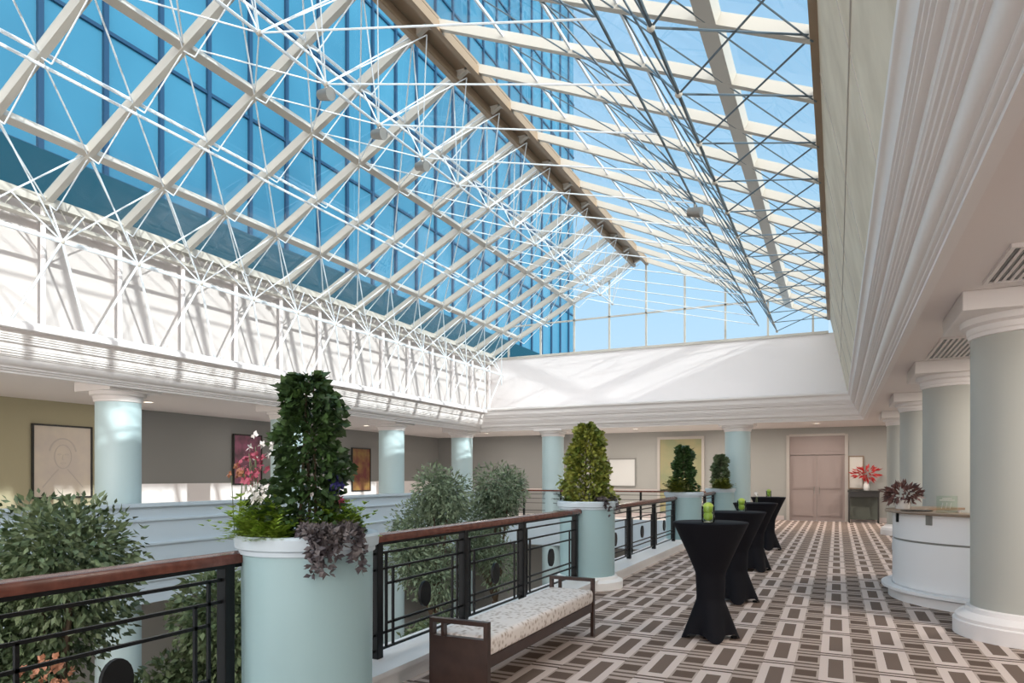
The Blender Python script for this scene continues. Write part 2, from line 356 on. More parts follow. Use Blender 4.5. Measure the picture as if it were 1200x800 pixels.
# gable mullions
gm = MB().box(EL[0], ER[0], GY - .04, GY + .04, 5.84, 5.92).box(EL[0], ER[0], GY - .03, GY + .03, 7.0, 7.05)
x = EL[0] + .6
while x < ER[0]:
    zt = EL[1] + (x - EL[0]) * (RX[1] - EL[1]) / (RX[0] - EL[0]) if x < RX[0] else ER[1] + (ER[0] - x) * sR
    gm.box(x - .03, x + .03, GY - .03, GY + .03, 5.86, zt); x += 1.28
rb(gm, 'gable_mullions', 'steel')
# space frame
DEP = .85
def LLn(k): return UL(k) + nL * DEP
def LRn(k): return UR(k) + nR * DEP
L0 = Vector((-11.12, 0, 5.28)); R0 = Vector((-.62, 0, 5.75))
def at(p, Y): return Vector((p.x, Y, p.z))
DR = Vector((0, 0, -.07))
def tri(fr, a, b, dep, r):                    # shallow tie under one bay of a rafter
    m = a + (b - a) * .22 + Vector((0, 0, -dep)); fr.tube(a + DR, m, r, 5); fr.tube(m, b + DR, r, 5)
for j, Y in enumerate(YS):
    fr = MB(); fr2 = MB(); Yn = YS[j + 1] if j + 1 < len(YS) else None; Yp = YS[j - 1] if j else None
    r = .013
    for k in range(5):
        tri(fr, at(UL(k), Y), at(UL(k + 1), Y), .34, .011)
        if Yn is not None: fr.tube(at(UL(k + 1), Y) + DR, at(UL(k), Yn) + DR, r, 5)
    for k in range(1, 5):
        if Yn is not None: fr2.tube(at(UR(k), Y) + DR, at(UR(k - 1), Yn) + DR, r * .8, 5)
    n = at(LLn(4), Y)
    for kk in (3, 4, 5):
        for Yq in ((Yp, Yn) if kk != 4 else (Y,)):
            if Yq is not None: fr.tube(n, at(UL(kk), Yq), r * .9, 5)
    n = at(LRn(1), Y)
    for kk in (0, 2):
        for Yq in (Yp, Yn):
            if Yq is not None: fr2.tube(n, at(UR(kk), Yq), r, 5)
    # eave node
    E0 = L0
    fr.tube(at(E0, Y), at(UL(0), Y), r, 5)
    for Yq in (Yp, Yn):
        if Yq is not None: fr.tube(at(E0, Y), at(UL(1), Yq), r, 5); fr.tube(at(E0, Y), at(UL(0), (Y + Yq) / 2), r, 5)
    fr.tube(at(LLn(4), Y), at(LRn(1.5), Y), r, 5)
    for Yq in (Yp, Yn):
        if Yq is not None: fr2.tube(at(LRn(1.5), Y), at(UR(3), Yq), r, 5)
    for Yq in (Yp, Yn):
        if Yq is not None: fr.tube(at(LLn(4), Y), Vector((RX[0], Yq, RX[1] - .2)), r * .8, 5)
    rb(fr2, 'shade_toned_truss_rods', 'rods', smooth=True)
    # struts down to the cornice ledge on the left
    fr.tube(at(L0, Y), (-11.45, Y - .65, 3.8), .022, 5); fr.tube(at(L0, Y), (-11.45, Y + .65, 3.8), .022, 5)
    rb(fr, 'truss_rods', 'steel2', smooth=True)
    rb(MB().tube((-11.62, Y, 3.8), (-11.62, Y, 5.9), .04, 8), 'shadow_bar_post', 'white', smooth=True)  # added posts imitating vertical shadow bars on the left wall
    nd = MB()
    for p in (LLn(4), LRn(1), L0): nd.sphere(at(p, Y), .045, 5)
    for k in (1, 3): nd.sphere(at(UL(k), Y), .07, 5)
    rb(nd, 'frame_node', 'steel', smooth=True)
for nm, p, rr in (('lower_chord', LLn(4), .022), ('lower_chord', LRn(1), .022), ('lower_chord', LRn(1.5), .018), ('twin_rod', UL(2) + Vector((.05, 0, -.2)), .022), ('twin_rod', UL(4) + Vector((.05, 0, -.2)), .022), ('lower_chord', L0, .035)):
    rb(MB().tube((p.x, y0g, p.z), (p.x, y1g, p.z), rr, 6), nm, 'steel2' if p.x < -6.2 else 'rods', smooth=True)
zz = MB()
for Y in YS:
    for q in range(4):
        a = Y + q * .328; zz.tube((EL[0] + .02, a, EL[1] - .33), (EL[0] + .02, a + .164, EL[1] - .08), .012, 4); zz.tube((EL[0] + .02, a + .164, EL[1] - .08), (EL[0] + .02, a + .328, EL[1] - .33), .012, 4)
rb(zz, 'eave_lattice', 'steel')

# office tower outside
tw = empty('office_tower', (-24, 20, 0), 'tall blue glass office tower rising beyond the left roof slope', 'building')
rel(MB().box(-50, -24, -30, 64.8, 12.4, 95), tw).build('facade', 'facade', tw)
rel(MB().box(-50, -23.8, -30, 64.9, -8, 12.4), tw).build('podium', 'podium', tw)  # shadow over the lower facade is put into its dark colour
mm = MB(); y = -29.0
while y < 64.8: mm.box(-24, -23.86, y - .09, y + .09, 12.4, 95); y += 2.25
z = 12.4
while z < 95: mm.box(-24, -23.9, -30, 64.8, z - .07, z + .07); z += 5.3
rel(mm, tw).build('mullion_grid', 'mullion', tw)

# ================================================================ COLUMNS
def column(x, y, r, base, label, group, m, block, zb=0):
    t = empty('column', (x, y, zb), label, 'column', group); h = CZ - zb
    MB().lathe([(r, .0 if not base else .28), (r, h - .36), ], n=56).build('shaft', m, t, True)
    MB().lathe([(r, h - .36), (r + .02, h - .355), (r + .02, h - .32), (r + .03, h - .31), (r + .035, h - .26), (r + .085, h - .24), (r + .09, h - .18), (.001, h - .18)], n=56).build('capital', 'cornice', t, True)
    MB().box(-block, block, -block, block, h - .18, h).build('abacus', 'cornice', t, bevel=.01)
    if base: MB().lathe([(r + .15, 0), (r + .15, .14), (r + .13, .15), (r + .13, .18), (r + .10, .21), (r + .05, .23), (r + .04, .27), (r, .28)], n=56).build('base', 'white', t, True)
    return t
gl, gr, gf = 'teal columns of the left gallery', 'large grey columns along the walkway', 'teal columns of the far gallery'
for y, lb in ((8.2, 'pale teal round column on the left gallery, right of the framed portrait'), (12.45, 'pale teal column hidden behind the tallest planter vine'), (16.7, 'pale teal column just right of the nearest tall planter plant'), (20.9, 'pale teal column at the far left corner of the atrium')):
    column(-11.9, y, .375, False, lb, gl, 'tealcol', .5, LOW)
for y, lb in ((8.1, 'large grey column at the right edge, in front of the reception counter'), (12.35, 'large grey column standing right behind the reception counter'), (16.6, 'grey column partly hidden left behind the counter column'), (20.85, 'furthest grey column of the walkway, mostly hidden')):
    column(1.70, y, .50, True, lb, gr, 'greycol', .66)
column(-8.72, 21.55, .37, False, 'white lit column left of the second planter, far gallery', gf, 'tealcol', .5, LOW)
column(-2.72, 21.6, .37, False, 'pale teal column behind the fourth planter, left of the door', gf, 'tealcol', .5, -.0)

# ================================================================ PLANTERS AND RAILINGS
PY = [(3.27, 'nearest and largest pale teal round planter with a tall vine'), (9.2, 'second pale teal round planter, at the far end of the bench'), (15.35, 'third pale teal round planter, left of the black tables'), (20.6, 'furthest pale teal round planter, behind the black tables')]
PX_ = -3.08
PXS = {3.27: -2.95, 9.2: -3.2, 15.35: -3.08, 20.6: -3.08}
pl0 = None
for i, (y, lb) in enumerate(PY):
    if pl0 is None:
        pl0 = empty('planter', (PXS[y], y, 0), lb, 'planter', 'round planters set into the railing')
        MB().lathe([(.385, .16), (.39, 1.09)], n=56).build('pot', 'teal', pl0, True)
        MB().lathe([(.39, 1.09), (.405, 1.095), (.405, 1.12), (.425, 1.13), (.43, 1.19), (.42, 1.205), (.36, 1.205), (.355, 1.12)], n=56).build('rim', 'parapet', pl0, True)
        MB().lathe([(.50, 0), (.50, .10), (.46, .12), (.43, .13), (.42, .16), (.385, .17)], n=56).build('plinth', 'white2', pl0, True)
        MB().lathe([(.36, 1.13), (.2, 1.16), (.001, 1.17)], n=32).build('soil', 'soil', pl0, True)
    else:
        c = copy_tree(pl0); c.location = (PXS[y], y, 0); c['label'] = lb
RXX = -3.2
def railing(y0, y1, posts, label, endcap=True):
    t = empty('railing', (RXX, (y0 + y1) / 2, .15), label, 'railing', 'railing sections between the planters')
    def R(mb): return rel(mb, t)
    hb = MB()
    prof = [(-.055, 1.045), (-.06, 1.07), (-.05, 1.10), (0, 1.112), (.05, 1.10), (.06, 1.07), (.055, 1.045), (-.055, 1.045)]
    hb.sweep(prof, [(RXX, y0, 1, 0), (RXX, y1, 1, 0)]); n = len(prof)
    hb.f.append(tuple(range(n - 1))); hb.f.append(tuple(range(2 * n - 2, n - 1, -1)))
    R(hb).build('handrail', 'wood', t, True)
    R(MB().box(RXX - .03, RXX + .03, y0 + .05, y1 - .05, 1.02, 1.045)).build('under_rail', 'black', t)
    for p in posts: R(MB().box(RXX - .035, RXX + .035, p - .035, p + .035, .15, 1.045)).build('post', 'black', t, bevel=.004)
    ed = [y0 + .06] + list(posts) + [y1 - .06]
    seq = sorted(set(round(q, 3) for q in ed))
    for a, b in zip(seq, seq[1:]):
        if b - a < .3: continue
        w = b - a
        for z, ins in ((.955, .03), (.83, .03), (.71, .12), (.40, .12), (.33, .03), (.21, .03)):
            R(MB().box(RXX - .009, RXX + .009, a + ins, b - ins, z - .009, z + .009)).build('horizontal_bar', 'black', t)
        for q, zt in ((a + .12, .955), (a + .21, .83), (b - .12, .955), (b - .21, .83)):
            R(MB().box(RXX - .009, RXX + .009, q - .009, q + .009, .21, zt)).build('baluster', 'black', t)
        if w > .9:
            m = (a + b) / 2; k = MB(); nn = 20
            for s_ in (-.012, .012): k.v += [(RXX + s_, m + .085 * math.cos(2 * PI * i / nn), .545 + .11 * math.sin(2 * PI * i / nn)) for i in range(nn)]
            k.f += [tuple(range(nn)), tuple(range(2 * nn - 1, nn - 1, -1))] + [(i, (i + 1) % nn, nn + (i + 1) % nn, nn + i) for i in range(nn)]
            R(k).build('oval_medallion', 'black', t)
    return t
railing(-1.5, 3.02, [-1.15, .2, 1.53, 2.86], 'nearest railing section at the left, its wooden handrail running to the first planter')
railing(3.60, 8.86, [4.30, 5.65, 6.99, 8.70], 'railing section with wooden handrail behind the bench')
railing(9.56, 14.98, [9.75, 11.35, 13.1, 14.85], 'railing section between the second and third planters')
railing(15.73, 20.2, [15.9, 17.3, 18.7, 20.05], 'furthest railing section along the walkway, behind the first table')
# far gallery railing (across)
t = empty('railing', (-7, YF + .12, .18), 'far railing crossing the atrium end in front of the far wall', 'railing')
rel(MB().box(XL, FX - .4, YF + .07, YF + .17, 1.05, 1.10), t).build('handrail', 'wood', t)
for z in (.95, .8, .65, .4, .25): rel(MB().box(XL, FX - .4, YF + .11, YF + .13, z, z + .015), t).build('horizontal_bar', 'black', t)
x = XL + .3
while x < FX - .4:
    rel(MB().box(x - .03, x + .03, YF + .09, YF + .15, .18, 1.05), t).build('post', 'black', t); x += 1.35

# ================================================================ PLANTS
rnd = random.Random(3)
def rv(): 
    while True:
        v = Vector((rnd.uniform(-1, 1), rnd.uniform(-1, 1), rnd.uniform(-1, 1)))
        if .05 < v.length < 1: return v
def cloud(mb, n, c, rad, L, w, shell=.55, hang=0):
    c = Vector(c)
    for _ in range(n):
        v = rv().normalized() * (rnd.uniform(shell, 1) ** .8); p = c + Vector((v.x * rad[0], v.y * rad[1], v.z * rad[2]))
        d = (v.normalized() + rv() * .8 + Vector((0, 0, -hang))).normalized(); s = rnd.uniform(.65, 1.25)
        mb.leaf(p, d, rv(), L * s, w * s)
    return mb
def cone_plant(name, loc, h, r0, r1, n, L, w, m, label, cat='plant', lump=.25):
    t = empty(name, loc, label, cat); mb = MB()
    for _ in range(n):
        z = rnd.random() ** .85
        a = rnd.uniform(0, 2 * PI); rr = (r0 * (1 - z ** 1.6) + r1 * z ** 1.6) * (min(1, (1.02 - z) * 9) ** .5) * (1 + lump * math.sin(3 * a + z * 9) * .6 + lump * math.sin(z * 17 + a)) * rnd.uniform(.45, 1.08)
        p = Vector((rr * math.cos(a), rr * math.sin(a), z * h)); d = Vector((math.cos(a), math.sin(a), rnd.uniform(-.9, .5))) + rv() * .5; s = rnd.uniform(.65, 1.25)
        mb.leaf(p, d, rv(), L * s, w * s)
    mb.build('foliage', m, t); st = MB()
    for q in range(3):
        a = q * 2.1; st.tube((.06 * math.cos(a), .06 * math.sin(a), -.05), (.03 * math.cos(a + 1), .03 * math.sin(a + 1), h * .95), .012, 5, .005)
    st.build('stem', 'bark', t); return t
def tuft(name, loc, n, L, w, m, label, cat='plant', spread=.9, droop=.5, group=None):
    mb = MB()
    for _ in range(n):
        a = rnd.uniform(0, 2 * PI); el = rnd.uniform(.2, 1.3); d = Vector((math.cos(a) * spread * math.cos(el), math.sin(a) * spread * math.cos(el), math.sin(el))); s = rnd.uniform(.6, 1.2)
        p = Vector((rnd.uniform(-.04, .04), rnd.uniform(-.04, .04), 0)); prev = p; Ls = L * s
        for k in range(5):
            q = prev + (d + Vector((0, 0, -droop * k * .25))) * Ls / 5
            for sg in (-1, 1):
                sd = d.cross(Vector((0, 0, 1))).normalized() * sg
                mb.leaf(prev, (d * .6 + sd).normalized(), Vector((0, 0, 1)), w * (1.2 - k * .15), w * .35)
            prev = q
    o = mb.build(name, m); o.location = loc; return tag(o, label, cat, group)
P1 = ((-2.95), 3.27, 1.17)
cone_plant('climbing_vine', P1, 1.0, .23, .11, 3000, .06, .042, 'leafdark', 'tall dark green climbing vine in the nearest planter')
# topmost loose sprigs
vn = MB()
for _ in range(24):
    a = rnd.uniform(0, 2 * PI); vn.leaf(Vector((.05 * math.cos(a), .05 * math.sin(a), .98)), Vector((math.cos(a), math.sin(a), rnd.uniform(-.2, .7))), rv(), .10, .055)
vn.build('sprig', 'leafdark', bpy.data.objects['climbing_vine'])
tuft('fern', ((-2.95) - .16, 3.03, 1.17), 170, .36, .085, 'leaflime', 'lime green feathery fern spilling over the left rim of the nearest planter')
tuft('fern', ((-2.95) + .02, 2.94, 1.17), 90, .22, .07, 'leaflime', 'small lime fern at the front rim of the nearest planter')
tuft('fern', ((-2.95) + .22, 3.3, 1.17), 110, .32, .08, 'leaflime', 'lime green fern at the right of the vine in the nearest planter')
def trailing(loc, n, drop, label, rad=.17, m='leafpurp', L=.05):
    mb = MB(); mb2 = MB()
    for s in range(n):
        a = rnd.uniform(-PI, PI); p = Vector((rad * .6 * math.cos(a) + 0, rad * math.sin(a), .04)); ln = drop * rnd.uniform(.3, 1)
        vx = Vector((rnd.uniform(.4, 1.2), rnd.uniform(-.4, .6), .5)); k = 0; prev = p
        for k in range(14):
            vx.z -= .16; vx.x *= .86; vx.y *= .9; q = prev + vx * ln / 8
            for _ in range(3): mb.leaf(prev, rv(), rv(), L, L * .6)
            prev = q
    o = mb.build('trailing_plant', m); o.location = loc; return tag(o, label, 'plant')
trailing(((-2.95) + .27, 3.1, 1.2), 34, .24, 'purple grey trailing plant hanging over the right rim of the nearest planter')
def flower(name, loc, n, m, label, r=.09, ps=.045, stem=None, cat='flower'):
    t = empty(name, loc, label, cat); mb = MB()
    for _ in range(n):
        c = rv() * r
        for k in range(5):
            a = k * 1.257; mb.leaf(c, Vector((math.cos(a), math.sin(a) * .5, math.sin(a))) + rv() * .35, rv(), ps, ps * .8)
    mb.build('petals', m, t)
    s = MB()
    for q in range(4): s.tube((rnd.uniform(-.02, .02), rnd.uniform(-.02, .02), -(stem or .3)), rv() * r * .8, .0028, 4)
    s.build('stem', 'leafmid', t); return t
flower('flower', ((-2.95) - .19, 3.02, 1.60), 18, 'pink', 'pink and red blossoms left of the vine in the nearest planter', .10, .032, stem=.42)
flower('flower', ((-2.95) - .30, 3.0, 1.58), 8, 'orange', 'faint orange blossoms furthest left above the nearest planter', .07, .026, stem=.4)
flower('flower', ((-2.95) - .16, 3.0, 1.72), 7, 'whitep', 'white blossoms on the left side of the tall vine', .10, .03, stem=.5)
flower('flower', ((-2.95) - .12, 2.98, 1.45), 9, 'whitep', 'white blossoms low on the left of the tall vine', .07, .035, stem=.26)
flower('flower', ((-2.95) + .17, 3.3, 1.50), 16, 'bluep', 'violet blue blossoms right of the tall vine', .06, .032, stem=.3)
flower('flower', ((-2.95) + .17, 3.32, 1.40), 6, 'pink', 'small pink blossoms under the violet blue ones', .05, .035, stem=.22)
P2 = ((-3.2), 9.2, 1.17)
cone_plant('climbing_vine', P2, 1.12, .34, .12, 4200, .07, .05, 'leafyel', 'yellow green bushy vine column in the second planter', lump=.12)
trailing(((-3.2) + .27, 9.1, 1.2), 16, .22, 'trailing plant at the right rim of the second planter', m='leafpurp')
tuft('fern', ((-3.2) + .2, 9.1, 1.17), 90, .36, .08, 'leafyel', 'yellow green fern at the right rim of the second planter')
tuft('fern', ((-3.2) - .25, 9.05, 1.17), 24, .28, .06, 'leafdark', 'dark small fern at the left rim of the second planter')
P3 = (PX_, 15.35, 1.17)
cone_plant('climbing_vine', P3, 1.05, .22, .12, 2200, .09, .06, 'leafdark', 'dark green narrow vine column in the third planter')
tuft('fern', (PX_ - .1, 15.15, 1.17), 110, .5, .13, 'leafyel', 'yellow green fern around the vine of the third planter')
P4 = (PX_, 20.6, 1.17)
cone_plant('climbing_vine', P4, 1.0, .21, .12, 1800, .10, .07, 'leafmid', 'green narrow vine column in the furthest planter')
tuft('fern', (PX_ + .1, 20.3, 1.17), 110, .5, .13, 'leafyel', 'yellow green fern around the vine of the furthest planter')

# trees growing from the lower atrium level
def tree(x, y, top, rad, n, L, w, m, label, lobes=7, low=-2.2):
    t = empty('indoor_tree', (x, y, LOW), label, 'tree', 'trees growing up from the atrium floor'); mb = MB(); tk = MB()
    H = -LOW; tk.tube((0, 0, 0), (.1, .05, H + low), .11, 8, .08)
    for q in range(lobes):
        a = q * 2.4; f = ((q * 0.618) % 1) if q else 1.0; rr = rad * .62 * math.sqrt((q + .5) / lobes) * (1 - .35 * f)
        zc = H + low + (top - low) * (.22 + .62 * f); c = (rr * math.cos(a), rr * math.sin(a), zc); lr = rad * rnd.uniform(.40, .62)
        lz = min(lr * 1.1, top + H - zc); lz = top + H - zc if q == 0 else lz
        cloud(mb, n // lobes, c, (lr, lr, lz), L, w, .3, .3); tk.tube((.1, .05, H + low), (c[0], c[1], c[2] - lr * .2), .045, 6, .015)
    mb.build('foliage', m, t); tk.build('trunk', 'bark', t); return t
tree(-6.6, 3.75, 1.40, 1.05, 15000, .085, .045, 'leafmid', 'leafy green tree at the left edge, behind the nearest railing', 11, -1.6)
tree(-5.75, 4.95, .62, 1.0, 11000, .09, .05, 'leafmid', 'lower leafy tree behind the nearest railing, close to the first planter', 8)
tree(-6.9, 10.9, 1.80, .95, 10000, .10, .035, 'leafgrey', 'feathery grey green tree right of the second left column', 10, -1.2)
tree(-6.9, 13.4, 1.88, 1.05, 10000, .10, .035, 'leafgrey', 'feathery grey green tree left of the second planter', 10, -1.2)
tree(-5.0, 8.0, -.35, .9, 6000, .09, .045, 'leafmid', 'low tree below the bench railing', 6)
for i, (x, y, z, m, lb) in enumerate(((-4.6, 2.7, .2, 'orange', 'orange blossoms among the leaves behind the nearest railing'), (-4.4, 5.6, .05, 'redp', 'dark red blossoms seen through the bench railing'))):
    flower('flower', (x, y, z), 40, m, lb, .2, .04, stem=.9)

# ================================================================ BENCH
b = empty('bench', (-2.36, 5.22, 0), 'dark brown wooden bench with cream patterned seat against the railing', 'bench')
BW, BL = .23, 1.13
for s in (-1, 1):
    yy = s * (BL - .02); e_ = MB(); a, c = yy - .025, yy + .025
    e_.box(-BW, -BW + .03, a, c, 0, .56).box(BW - .03, BW, a, c, 0, .56).box(-BW + .03, BW - .03, a, c, .53, .56).box(-BW + .03, BW - .03, a, c, .06 if s < 0 else .30, .44)
    e_.box(-BW + .095, -BW + .115, a, c, .44, .53); e_.build('end_panel', 'bench', b)
MB().box(-BW + .01, BW - .01, -BL + .045, BL - .045, .24, .32).box(-BW + .02, -BW + .05, -BL + .05, BL - .05, .12, .24).build('seat_frame', 'bench', b)
cu = MB().box(-BW + .005, BW + .005, -BL + .05, BL - .05, .32, .455).build('seat_cushion', 'fabric', b)
cu.modifiers.new('b', 'BEVEL').width = .035; cu.modifiers['b'].segments = 4
for p in cu.data.polygons: p.use_smooth = True

# ================================================================ COCKTAIL TABLES
def cover_mesh():
    mb = MB(); n = 96; prof = []
    for k in range(31):
        z = 1.10 * k / 30
        if z < .38: r = .13 + (.28 - .13) * ((.38 - z) / .38) ** 1.05
        elif z < .62: r = .13 + .01 * (z - .38) / .24
        else: r = .14 + (.35 - .14) * ((z - .62) / .48) ** 1.08
        prof.append((r, z))
    vs = []
    for r, z in prof:
        k = max(0, (.38 - z) / .38)
        for i in range(n):
            a = 2 * PI * i / n; q = math.cos(4 * a); rr = r * (1 + k * (.18 * q - .20) ) + k ** 3 * .0
            zz = z + (.05 * (1 - max(0, q)) * (k ** 6))
            vs.append((rr * math.cos(a), rr * math.sin(a), zz))
    m = len(prof)
    mb.add(vs, [(k * n + i, k * n + (i + 1) % n, (k + 1) * n + (i + 1) % n, (k + 1) * n + i) for k in range(m - 1) for i in range(n)]); return mb
tb0 = None
for x, y, rz, lb in ((-1.10, 6.75, .35, 'nearest tall table in a black stretch cover, with a glass vase on top'), (-1.13, 8.85, .2, 'second tall table in a black stretch cover, directly behind the nearest one'), (-1.22, 11.9, .5, 'third tall table in a black stretch cover along the walkway'), (-1.32, 15.4, .1, 'furthest tall table in a black stretch cover, nearest the double door')):
    if tb0 is None:
        tb0 = empty('cocktail_table', (0, 0, 0), None, 'table', 'black covered cocktail tables along the walkway')
        cover_mesh().build('stretch_cover', 'cloth', tb0, True)
        MB().lathe([(.35, 1.098), (.352, 1.108), (.345, 1.113), (.001, 1.114)], n=64).build('tabletop', 'cloth', tb0, True)
        for k in range(4):
            a = k * PI / 2; MB().lathe([(.03, 0), (.03, .02), (.001, .021)], .22 * math.cos(a), .22 * math.sin(a), 12).build('foot', 'black', tb0)
        t = tb0
    else: t = copy_tree(tb0)
    t.location = (x, y, 0); t.rotation_euler.z = rz; t['label'] = lb
def vase(x, y, lb, s=1.0, tall=True):
    t = empty('glass_vase', (x, y, 1.114), lb, 'vase', 'glass vases on the black tables'); 
    MB().lathe([(.001, .004), (.05 * s, .004), (.055 * s, .02), (.055 * s, .14 * s), (.052 * s, .14 * s), (.051 * s, .012), (.001, .012)], n=28).build('glass', 'vase', t, True)
    mb = MB()
    mb.sphere((0, 0, .055 * s), .042 * s, 7); mb.sphere((0, 0, .125 * s), .05 * s, 8); mb.build('green_filling', 'apple', t, True)
vase(-1.10, 6.62, 'glass vase of green fruit on the nearest black table', 1.1)
vase(-1.08, 8.95, 'glass vase with green filling on the second black table', .95)
vase(-1.30, 15.3, 'small glass vase on the furthest black table', .95)
flower('flower', (-1.2, 11.95, 1.25), 5, 'whitep', 'small white blossom standing on the third black table', .035, .03, stem=.13)

# ================================================================ RECEPTION COUNTER
CX, CY = 1.95, 10.3
t = empty('reception_counter', (CX, CY, 0), 'round white reception counter between the grey columns', 'counter')
A0, A1 = PI * .78, PI * 1.62
A0, A1 = math.radians(114), math.radians(262)
def wed(prof, name, m, **k): MB().lathe(prof, 0, 0, 56, A0, A1).build(name, m, t, True)
wed([(1.0, .0), (1.34, .0), (1.34, .11), (1.0, .11)], 'plinth', 'counter')
wed([(1.0, .13), (1.42, .13), (1.42, .165), (1.30, .17)], 'foot_ledge', 'counter'); wed([(1.0, .11), (1.31, .11), (1.31, .13)], 'shadow_gap', 'dark')
wed([(1.29, .17), (1.29, .74), (1.0, .74)], 'lower_panel', 'counter')
wed([(1.0, .74), (1.275, .74), (1.275, .765), (1.0, .765)], 'groove', 'grey')
wed([(1.0, .765), (1.29, .765), (1.29, 1.09), (1.0, 1.09)], 'upper_panel', 'counter')
wed([(.9, 1.09), (1.37, 1.09), (1.38, 1.105), (1.37, 1.12), (.9, 1.12), (.9, 1.09)], 'countertop', 'gold')
wed([(1.0, .17), (1.0, 1.09)], 'back_panel', 'counter')
for a_, m_ in ((math.radians(195), 'black'), (math.radians(222), 'grey')):
    q = MB(); q.bar((1.30 * math.cos(a_), 1.30 * math.sin(a_), .97), (1.30 * math.cos(a_), 1.30 * math.sin(a_), 1.09), .03 if m_ == 'black' else .07, .03, up=(math.cos(a_), math.sin(a_), 0)); q.build('bracket', m_, t)
def onc(deg, r): a = math.radians(deg); return (CX + r * math.cos(a), CY + r * math.sin(a), 1.12)
p = onc(172, 1.17)
t2 = empty('potted_plant', p, 'dark red bushy plant in a white pot on the reception counter', 'plant')
MB().lathe([(.001, 0), (.085, 0), (.09, .02), (.09, .12), (.075, .12), (.001, .11)], n=28).build('pot', 'ceramic', t2, True)
k = MB(); cloud(k, 240, (0, 0, .20), (.2, .2, .11), .10, .04, .4); k.build('foliage', mat('dark_red_leaves', (.06, .025, .02), .5, noise=(.20, .10, .09), nscale=12), t2)
p = onc(205, 1.17); tag(MB().lathe([(.001, 0), (.17, 0), (.18, .012), (.17, .012), (.001, .008)], n=28).build('tray', 'dark', None, True), 'flat black tray on the reception counter beside the potted plant', 'tray').location = p
p = onc(226, 1.12)
s_ = empty('sign_holder', p, 'clear acrylic sign holder standing on the reception counter', 'sign', rz=.2)
MB().box(-.11, .11, -.003, .003, .01, .20).box(-.11, .11, -.04, .04, 0, .01).build('acrylic_panel', 'vase', s_)
lt = MB()
for zz_, w_ in ((.165, .1), (.145, .16)): lt.box(-w_ / 2, w_ / 2, -.006, -.0035, zz_, zz_ + .008)
for q in range(3): lt.bar((-.06 + q * .045, -.005, .05), (-.045 + q * .045, -.005, .12), .009, .003); 
lt.build('printed_mark', 'ceramic', s_)

# ================================================================ CONSOLE, FLOWERS, PICTURES
t = empty('console_table', (.80, 25.65, 0), 'dark console table against the far wall, right of the double door', 'table')
MB().box(-.48, .48, -.2, .2, 1.02, 1.08).build('tabletop', 'dark', t, bevel=.006)
MB().box(-.46, .46, -.18, .18, .86, 1.02).build('drawer', 'dark', t)
for sx in (-1, 1):
    for sy in (-1, 1): MB().box(sx * .43 - .025, sx * .43 + .025, sy * .15 - .025, sy * .15 + .025, 0, .86).build('leg', 'dark', t)
MB().box(-.44, .44, .10, .16, .1, .86).build('back_panel', mat('olive_dark_panel', (.10, .11, .09), .5), t)
t = empty('flower_vase', (.88, 25.6, 1.08), 'red flowers in a white vase on the console table', 'flowers')
MB().lathe([(.001, 0), (.07, 0), (.10, .08), (.085, .2), (.05, .26), (.07, .30)], n=24).build('vase', 'ceramic', t, True)
k = MB(); cloud(k, 90, (0, 0, .58), (.38, .2, .22), .2, .06, .2); k.build('petals', 'redp', t)
def picture(name, x0, x1, plane, z0, z1, axis, label, m, fm='dark', fw=.04, cat='picture'):
    """axis 'y': hangs on a wall of constant x ; axis 'x': on a wall of constant y"""
    c = (x0 + x1) / 2
    if axis == 'y':
        t = empty(name, (plane, c, z0), label, cat); h = (x1 - x0) / 2; H = z1 - z0
        f = MB().box(0, .05, -h, -h + fw, 0, H).box(0, .05, h - fw, h, 0, H).box(0, .05, -h + fw, h - fw, 0, fw).box(0, .05, -h + fw, h - fw, H - fw, H)
        f.build('frame', fm, t); MB().box(0, .03, -h + fw, h - fw, fw, H - fw).build('canvas', m, t)
    else:
        t = empty(name, (c, plane, z0), label, cat); h = (x1 - x0) / 2; H = z1 - z0
        f = MB().box(-h, -h + fw, -.05, 0, 0, H).box(h - fw, h, -.05, 0, 0, H).box(-h + fw, h - fw, -.05, 0, 0, fw).box(-h + fw, h - fw, -.05, 0, H - fw, H)
        f.build('frame', fm, t); MB().box(-h + fw, h - fw, -.03, 0, fw, H - fw).build('canvas', m, t)
    return t
pm = mat('pale_sketch_canvas', (.60, .53, .47), .7, noise=(.68, .60, .50), nscale=2.2)
pt = picture('framed_portrait', 9.0, 10.35, WL, 1.05, 2.72, 'y', 'large pale sketched portrait in a dark frame on the olive wall', pm)
sk = MB()   # faint generic head: oval outline, hair line, eyes, nose, mouth, as thin ribbons on the canvas
def ribbon(pts, w):
    for (a, b_), (c_, d_) in zip(pts, pts[1:]): sk.bar((.032, a, b_), (.032, c_, d_), .004, w, up=(0, 0, 1) if abs(a - c_) > abs(b_ - d_) else (0, 1, 0))
el = lambda cx, cz, rx, rz, a0=0, a1=6.2832, n=20: [(cx + rx * math.cos(a0 + (a1 - a0) * i / n), cz + rz * math.sin(a0 + (a1 - a0) * i / n)) for i in range(n + 1)]
ribbon(el(0, .95, .19, .27), .018); ribbon(el(0, 1.0, .30, .36, .2, 2.94), .03); ribbon(el(-.08, 1.0, .04, .012), .008); ribbon(el(.08, 1.0, .04, .012), .008)
ribbon([(0, 1.0), (-.02, .88), (.02, .88)], .008); ribbon(el(0, .80, .06, .015), .008); ribbon([(-.45, .25), (-.2, .55), (-.1, .66)], .02); ribbon([(.45, .25), (.2, .55), (.1, .66)], .02)
sk.build('sketch_lines', mat('faint_pencil', (.53, .47, .42), .8), pt)
picture('framed_picture', 14.5, 15.6, WL + .045, 1.3, 2.8, 'y', 'dark colourful picture on the grey left wall behind the pink blossoms', mat('dark_art', (.10, .06, .07), .6, noise=(.35, .12, .2), nscale=3))
